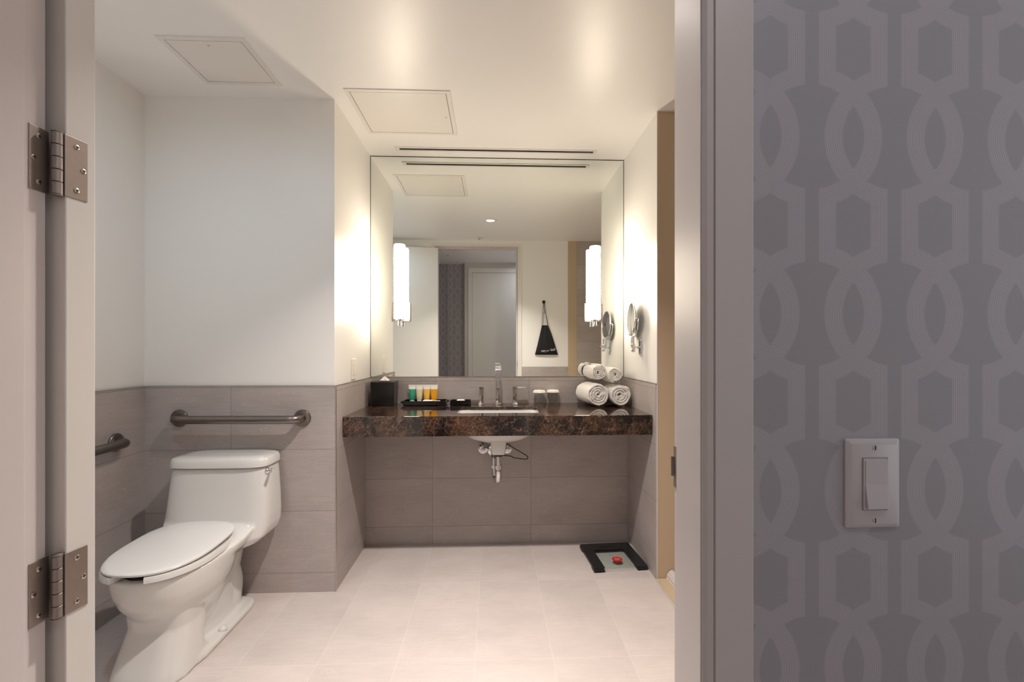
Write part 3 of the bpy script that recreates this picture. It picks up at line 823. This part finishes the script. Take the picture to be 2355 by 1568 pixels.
# rolled towels
def towel(x, y0, y1, z, r, turns, lab, rot=0, ph=0, seed=1, dr=0):
    rnd = random.Random(seed); b = B(); N = int(turns*26); r0 = .008; pitch = (r-r0)/turns
    th = pitch*.97; nl = 14
    secs = []
    wob = [rnd.uniform(-1, 1) for _ in range(6)]
    for k in range(N+1):
        a = 2*PI*turns*k/N; rc = r0+(r-th/2-r0)*k/N
        w_ = 1+.05*math.sin(2*a*.5+wob[0]*3)*.6+.035*math.sin(3*a+wob[1]*6)
        rc *= w_
        t_ = th*(1+.18*math.sin(5*a+wob[2]*3))
        edge = .35 if k in (0, N) else 1
        secs.append((a+ph, rc-t_/2*edge, rc+t_/2*edge, k/N))
    rings = []
    L = y1-y0
    for a, ri, ro, k in secs:
        ca, sa = math.cos(a), math.sin(a)
        e = rnd.uniform(-.0018, .0018)+.006*(1-k)*(0 if seed % 2 else 1)
        ring = []
        prof = [(0.0+.004, ri), (.0, (ri+ro)/2), (.004, ro)]
        for yy, rr_ in ((y0+e+.004, ri), (y0+e+.0005, ri*.75+ro*.25), (y0+e-.001, (ri+ro)/2), (y0+e+.0005, ri*.25+ro*.75), (y0+e+.004, ro),
                        (y0+L*.33, ro), (y0+L*.66, ro), (y1-.004, ro), (y1, (ri+ro)/2), (y1-.004, ri), (y0+L*.66, ri), (y0+L*.33, ri)):
            ring.append((rr_*ca, yy-(y0+y1)/2, rr_*sa))
        rings.append(ring)
    loft(b, rings)
    M = Matrix.Translation((x, (y0+y1)/2, z)) @ Matrix.Rotation(rot, 4, 'Z')
    xform(b, M)
    o = obj('rolled_towel', b, M_TOWEL, at='base', smooth=True)
    dt = bpy.data.textures.get('terry') or bpy.data.textures.new('terry', 'CLOUDS'); dt.noise_scale = .02
    s = o.modifiers.new('sub', 'SUBSURF'); s.levels = 1; s.render_levels = 1
    d = o.modifiers.new('fluff', 'DISPLACE'); d.texture = dt; d.strength = .007; d.mid_level = .5; d.texture_coords = 'LOCAL'
    tag(o, lab, 'towel', 'rolled towels stacked at the right end of the counter')
towel(.6340, 2.800, 3.010, .9645, .0800, 4.0, 'large rolled white towel, left one of the lower pair', R(11), R(40), 3)
towel(.7890, 2.800, 3.010, .9575, .0730, 3.6, 'large rolled white towel, lower one against the right wall', R(4), R(200), 6)
towel(.6500, 2.812, 3.034, 1.1010, .0545, 3.4, 'small rolled white towel, left one on top of the towel stack', R(5), R(300), 9)
towel(.7620, 2.812, 3.020, 1.0840, .0520, 3.4, 'small rolled white towel, upper right one of the towel stack', R(3), R(120), 12)

# ================================================================== BIG MIRROR
t = thing('wall_mirror', (.034, DM, ZT+.004), 'large frameless mirror filling the recess wall above the counter', 'mirror')
b = box(B(), XL+.004, XR-.004, DM-.006, DM-.001, ZT+.006, C-.006)
obj('mirror_glass', b, M_MIR, t)
obj('mirror_edge', box(B(), XL+.004, XR-.004, DM-.0065, DM-.001, ZT+.0015, ZT+.0058), M_METAL, t)
b = B(); box(b, XL+.0015, XL+.0038, DM-.0065, DM-.001, ZT+.002, C-.002); box(b, XR-.0038, XR-.0015, DM-.0065, DM-.001, ZT+.002, C-.002); box(b, XL+.0015, XR-.0015, DM-.0065, DM-.001, C-.0058, C-.002)
obj('mirror_edge_channel', b, plain('dark_edge_channel', (62, 60, 54), .35, .6), t)

# ================================================================== SCONCES ON THE MIRROR
def sconce(x, lab):
    ym = DM-.006; yc = ym-.058; z0, z1 = 1.445, 1.930; r = .0365
    t = thing('wall_sconce', (x, ym, 1.43), lab, 'wall lamp', 'lit sconces on the mirror')
    b = B(); lathe(b, [(.0001, z0), (.034, z0), (r, z0+.004), (r, z1-.004), (.034, z1), (.0001, z1)], (x, yc, 0), seg=40)
    obj('glass_shade', b, M_SHADE, t, smooth='auto')
    b = B(); box(b, x-.063, x+.063, ym-.010, ym, 1.430, 1.555); obj('back_plate', b, M_STEEL, t, bev=.0015)
    b = B(); box(b, x-.018, x+.018, yc-.01, ym-.008, 1.430, 1.442); lathe(b, [(.0001, 1.442), (.026, 1.442), (.026, 1.434), (.012, 1.432), (.012, 1.408), (.014, 1.406), (.014, 1.400), (.0001, 1.399)], (x, yc, 0), seg=28)
    obj('bracket', b, M_CHROME, t, smooth='auto')
sconce(-.615, 'glowing cylindrical sconce on the left side of the big mirror')
sconce(.678, 'glowing cylindrical sconce on the right side of the big mirror')

# ================================================================== MAGNIFYING MIRROR ON THE RIGHT WALL
py, pz = 2.690, 1.262
t = thing('makeup_mirror', (XR, py, pz), 'round chrome magnifying mirror on a swing arm on the right wall', 'mirror')
b = B(); rings = []
for dx, k in ((0, 1), (.006, 1), (.010, .86), (.0105, .6)):
    rings.append([(XR-dx, py+a*k, pz+c*k) for a, c in [(p, q) for p, q in rrect(-.022, .022, -.058, .058, .021, 8)]])
loft(b, rings); obj('wall_bracket', b, M_CHROME, t, smooth='auto')
dc = Vector((.846, 2.742, 1.428)); nrm = Vector((-math.cos(R(-3)), -math.sin(R(-3)), .03)).normalized()
b = B(); cyl(b, (XR-.010, py, pz-.006), (XR-.060, py-.006, pz-.006), .0060); cyl(b, (XR-.050, py-.006, pz-.030), (XR-.050, py-.006, pz+.062), .0075)
lathe(b, [(.009, pz-.034), (.011, pz-.03), (.011, pz-.012), (.009, pz-.008)], (XR-.050, py-.006, 0), seg=20)
lathe(b, [(.009, pz-.004), (.011, pz), (.011, pz+.016), (.009, pz+.02)], (XR-.050, py-.006, 0), seg=20)
tube(b, smooth_path([(XR-.050, py-.006, pz+.006), (XR-.068, py-.030, pz+.006), (.846, 2.728, pz+.006)], 6), .0060, 12)
cyl(b, (.846, 2.732, pz-.012), (.846, 2.738, pz+.058), .0065)
obj('swing_arm', b, M_CHROME, t, smooth='auto')
a_, b_, d_ = frame_of(nrm)
b = B(); tube(b, [dc+(a_*math.cos(s)+Vector((0,0,1))*math.sin(s))*.106-nrm*.014 for s in [R(180+q*6) for q in range(31)]], .0042, 10)
for s in (1, -1): cyl(b, dc+a_*s*.106-nrm*.014, dc+a_*s*.100, .0045)
obj('yoke', b, M_CHROME, t, smooth=True)
b = B(); lathe(b, [(.0965, -.006), (.1000, -.005), (.1010, 0), (.1000, .005), (.0965, .006), (.0945, .005), (.0945, -.005)], dc, nrm, 56, cap=False)
rim = obj('mirror_rim', b, M_CHROME, t, smooth=True)
b = B(); lathe(b, [(.0001, -.0045), (.095, -.0040), (.095, .0040), (.0001, .0030)], dc, nrm, 56); obj('mirror_glass', b, M_MIR, t, smooth='auto')

# outlet plate on the left recess wall
t = thing('wall_outlet', (XL, 2.683, 1.067), 'white cover plate on the recess wall left of the mirror', 'outlet')
b = B(); box(b, XL, XL+.006, 2.646, 2.720, 1.070, 1.189); obj('cover_plate', b, plain('cover_white', (238, 232, 222), .35), t, bev=.002)
b = B(); box(b, XL+.006, XL+.009, 2.667, 2.699, 1.096, 1.163); obj('outlet_face', b, plain('cover_white', (238, 232, 222), .35), t, bev=.001)

# ================================================================== CEILING FITTINGS
def panel(x0, x1, y0, y1, key, lab):
    t = thing('access_panel', ((x0+x1)/2, (y0+y1)/2, C-.006), lab, 'access panel', 'access panels in the ceiling')
    b = B(); f = .022
    O = [(x0, y0), (x1, y0), (x1, y1), (x0, y1)]; I = [(x0+f, y0+f), (x1-f, y0+f), (x1-f, y1-f), (x0+f, y1-f)]
    loft(b, [[(x, y, C) for x, y in O], [(x, y, C-.004) for x, y in O], [(x, y, C-.004) for x, y in I], [(x, y, C) for x, y in I]], close=True)
    obj('frame', b, plain('panel_white', (226, 223, 218), .35), t)
    g = f+.0030
    obj('panel_door', box(B(), x0+g, x1-g, y0+g, y1-g, C-.0035, C-.0006), plain('panel_white', (226, 223, 218), .35), t)
    obj('panel_gap', box(B(), x0+f, x1-f, y0+f, y1-f, C-.0006, C-.0001), plain('gap_grey', (110, 106, 102), .7), t)
    b = B(); lathe(b, [(.0001, 0), (.005, 0), (.0045, .001), (.0001, .0012)], (key[0], key[1], C-.0035), (0, 0, -1), 16); obj('latch', b, M_METAL, t, smooth='auto')
panel(-1.390, -1.031, 1.912, 2.252, (-1.205, 1.965), 'square white access panel in the ceiling above the toilet')
panel(-.742, -.216, 2.265, 2.732, (-.262, 2.52), 'larger white access panel in the ceiling in front of the mirror recess')
t = thing('linear_vent', (.02, 2.932, C-.004), 'long narrow slot vent in the ceiling above the big mirror', 'vent')
b = B(); box(b, -.630, .672, 2.902, 2.919, C-.004, C); box(b, -.630, .672, 2.946, 2.962, C-.004, C); box(b, -.630, -.604, 2.919, 2.946, C-.004, C); box(b, .652, .672, 2.919, 2.946, C-.004, C)
obj('vent_frame', b, plain('panel_white', (226, 223, 218), .35), t)
obj('vent_slot_shade', box(B(), -.604, .652, 2.919, 2.946, C-.002, C-.0003), M_DARK, t)  # flat dark sheet, colour stands for the shade inside the slot

def can(x, y, lens, lab):
    t = thing('recessed_light', (x, y, C-.006), lab, 'ceiling light', 'recessed ceiling lights')
    b = B(); lathe(b, [(.044, 0), (.064, 0), (.062, .004), (.046, .010), (.0425, .008)], (x, y, C), (0, 0, -1), 40, cap=False); obj('trim_ring', b, plain('panel_white', (226, 223, 218), .35), t, smooth=True)
    b = B(); lathe(b, [(.0001, .001), (.0435, .001), (.0435, .004), (.0001, .0045)], (x, y, C), (0, 0, -1), 36); obj('lens', b, lens, t)
can(-.03, 1.566, M_LENS, 'recessed ceiling light seen lit in the mirror')
can(-1.22, 1.32, M_LENSC, 'added cool recessed ceiling light, out of view over the toilet side')  # unseen fitting added around the extra toilet-side light
can(.55, -.25, M_LENSC, 'added recessed ceiling light in the hall outside the door')  # fitting added around the extra hall light
def sprinkler(x, y, lab):
    t = thing('fire_sprinkler', (x, y, C-.01), lab, 'sprinkler', None)
    b = B(); lathe(b, [(.0001, 0), (.040, 0), (.038, .005), (.020, .009), (.0001, .010)], (x, y, C), (0, 0, -1), 32); obj('cover_disc', b, plain('panel_white', (226, 223, 218), .35), t, smooth='auto')
    b = B(); lathe(b, [(.0001, .010), (.006, .010), (.006, .022), (.016, .023), (.016, .025), (.0001, .026)], (x, y, C), (0, 0, -1), 24); obj('head', b, M_METAL, t, smooth='auto')
sprinkler(-.16, .85, 'small ceiling sprinkler above the bathroom door, seen in the mirror')
sprinkler(-.62, -.10, 'small ceiling sprinkler in the hall, seen in the mirror')

# ================================================================== BAG ON ITS HOOK (seen in the mirror)
bx = .600; yw = YD
t = thing('coat_hook', (bx, yw, 1.79), 'small black coat hook on the wall right of the doorway, seen in the mirror', 'hook')
b = B(); lathe(b, [(.0001, 0), (.020, 0), (.020, .004), (.010, .008), (.0001, .008)], (bx, yw, 1.805), (0, 1, 0), 24); obj('hook_plate', b, M_BLACK, t, smooth='auto')
b = B(); tube(b, smooth_path([(bx, yw+.006, 1.800), (bx, yw+.030, 1.790), (bx, yw+.040, 1.802), (bx, yw+.042, 1.822)], 5), .0055, 12); obj('hook_prong', b, M_BLACK, t, smooth=True)
t = thing('drawstring_bag', (.63, yw+.03, 1.17), 'black drawstring bag hanging on the hook beside the door, seen in the mirror', 'bag')
b = B(); rings = []
def bagring(z, x0, x1, d, fold):
    n = 60; o = []
    for i in range(n):
        a = 2*PI*i/n; c, s = math.cos(a), math.sin(a)
        x = (x0+x1)/2+(x1-x0)/2*math.copysign(abs(c)**.8, c)
        o.append((x, yw+.004+d+d*s*(1+fold*math.sin(9*a))*.95, z))
    return o
rings = [bagring(z, x0, x1, d, f) for z, x0, x1, d, f in ((1.174, .4955, .7675, .003, 0), (1.178, .494, .769, .010, 0), (1.21, .502, .757, .017, .05), (1.28, .520, .735, .022, .08), (1.36, .538, .710, .023, .12), (1.44, .557, .685, .020, .2), (1.500, .571, .662, .014, .3), (1.520, .574, .655, .012, .35), (1.527, .578, .650, .009, .3))]
loft(b, rings); obj('pouch', b, M_BLKF, t, smooth=True)
b = B()
for pts in ([(.577, yw+.022, 1.515), (.580, yw+.024, 1.60), (.590, yw+.030, 1.70), (.593, yw+.038, 1.775), (.598, yw+.041, 1.801)], [(.584, yw+.025, 1.515), (.596, yw+.028, 1.62), (.604, yw+.034, 1.69), (.607, yw+.040, 1.77), (.601, yw+.042, 1.802)],
            [(.652, yw+.022, 1.515), (.634, yw+.028, 1.62), (.612, yw+.034, 1.69), (.598, yw+.036, 1.745), (.600, yw+.043, 1.803)], [(.645, yw+.025, 1.515), (.626, yw+.030, 1.64), (.620, yw+.034, 1.70), (.610, yw+.040, 1.775), (.603, yw+.044, 1.803)]):
    tube(b, smooth_path(pts, 6), .0022, 8)
obj('cord', b, M_BLKF, t, smooth=True)
cu = bpy.data.curves.new('lettering', 'FONT'); cu.body = 'hair dryer'; cu.size = .043; cu.extrude = .0006; cu.align_x = 'CENTER'; cu.space_character = 1.0
tmp = bpy.data.objects.new('tmp_text', cu); COL.objects.link(tmp); bpy.context.view_layer.update()
me = bpy.data.meshes.new_from_object(tmp.evaluated_get(bpy.context.evaluated_depsgraph_get())); bpy.data.objects.remove(tmp)
b = B(); b.from_mesh(me); bpy.data.meshes.remove(me)
# reads normally from inside the bathroom (from +y): x runs towards -x
xform(b, Matrix.Translation((.650, yw+.0400, 1.217)) @ Matrix.Rotation(R(-7), 4, 'Y') @ Matrix.Rotation(PI, 4, 'Z') @ Matrix.Rotation(PI/2, 4, 'X'))
obj('lettering', b, M_WLET, t)

# ================================================================== BATHROOM SCALE
sx, sy = .7045, 2.662; rz = R(4)
t = thing('bathroom_scale', (sx, sy, 0), 'black and clear glass bathroom scale with red sticker on the floor by the right wall', 'scale')
def rot2(p): return (sx+p[0]*math.cos(rz)-p[1]*math.sin(rz), sy+p[0]*math.sin(rz)+p[1]*math.cos(rz))
def flat(poly, z0, z1, name, mat, par=t, bev=0): return obj(name, prism(B(), [rot2(p) for p in poly], z0, z1), mat, par, bev=bev)
flat(rrect(-.155, .155, -.157, .157, .010), .0185, .0245, 'glass_plate', M_GLASSG)
U = [(-.155, -.157), (-.092, -.157), (-.092, .062), (-.086, .070), (.086, .070), (.092, .062), (.092, -.157), (.155, -.157), (.155, .157), (-.155, .157)]
flat(U, .0246, .0256, 'dark_border', plain('scale_black', (24, 26, 27), .25), bev=.0004)
flat([(-.155, -.158), (-.096, -.158), (-.096, -.10), (-.155, -.10)], .006, .0183, 'foot_block', M_RUB)
flat([(.096, -.158), (.155, -.158), (.155, -.10), (.096, -.10)], .006, .0183, 'foot_block', M_RUB)
flat([(-.155, .098), (.155, .098), (.155, .156), (-.155, .156)], .006, .0183, 'foot_block', M_RUB)
for x, y in ((-.125, -.13), (.125, -.13), (-.125, .13), (.125, .13)):
    p = rot2((x, y)); b = B(); lathe(b, [(.014, .0003), (.014, .006), (.0001, .006)], (p[0], p[1], 0), seg=20); obj('rubber_foot', b, M_RUB, t, smooth='auto')
flat(rrect(-.036, .036, .098, .130, .004), .0257, .0262, 'display', M_LCD)
p = rot2((.010, -.060)); b = B(); lathe(b, [(.030, .0246), (.030, .0252), (.0001, .0253)], (p[0], p[1], 0), seg=36); stk = obj('sticker', b, M_RED, t)
b = B()
for k, (wd, dy) in enumerate(((.014, .010), (.019, .001), (.013, -.009))):
    prism(b, [(p[0]-wd, p[1]+dy-.0016), (p[0]+wd, p[1]+dy-.0016), (p[0]+wd, p[1]+dy+.0016), (p[0]-wd, p[1]+dy+.0016)], .0253, .0256)
obj('sticker_print', b, plain('sticker_pink', (236, 150, 140), .4), stk)
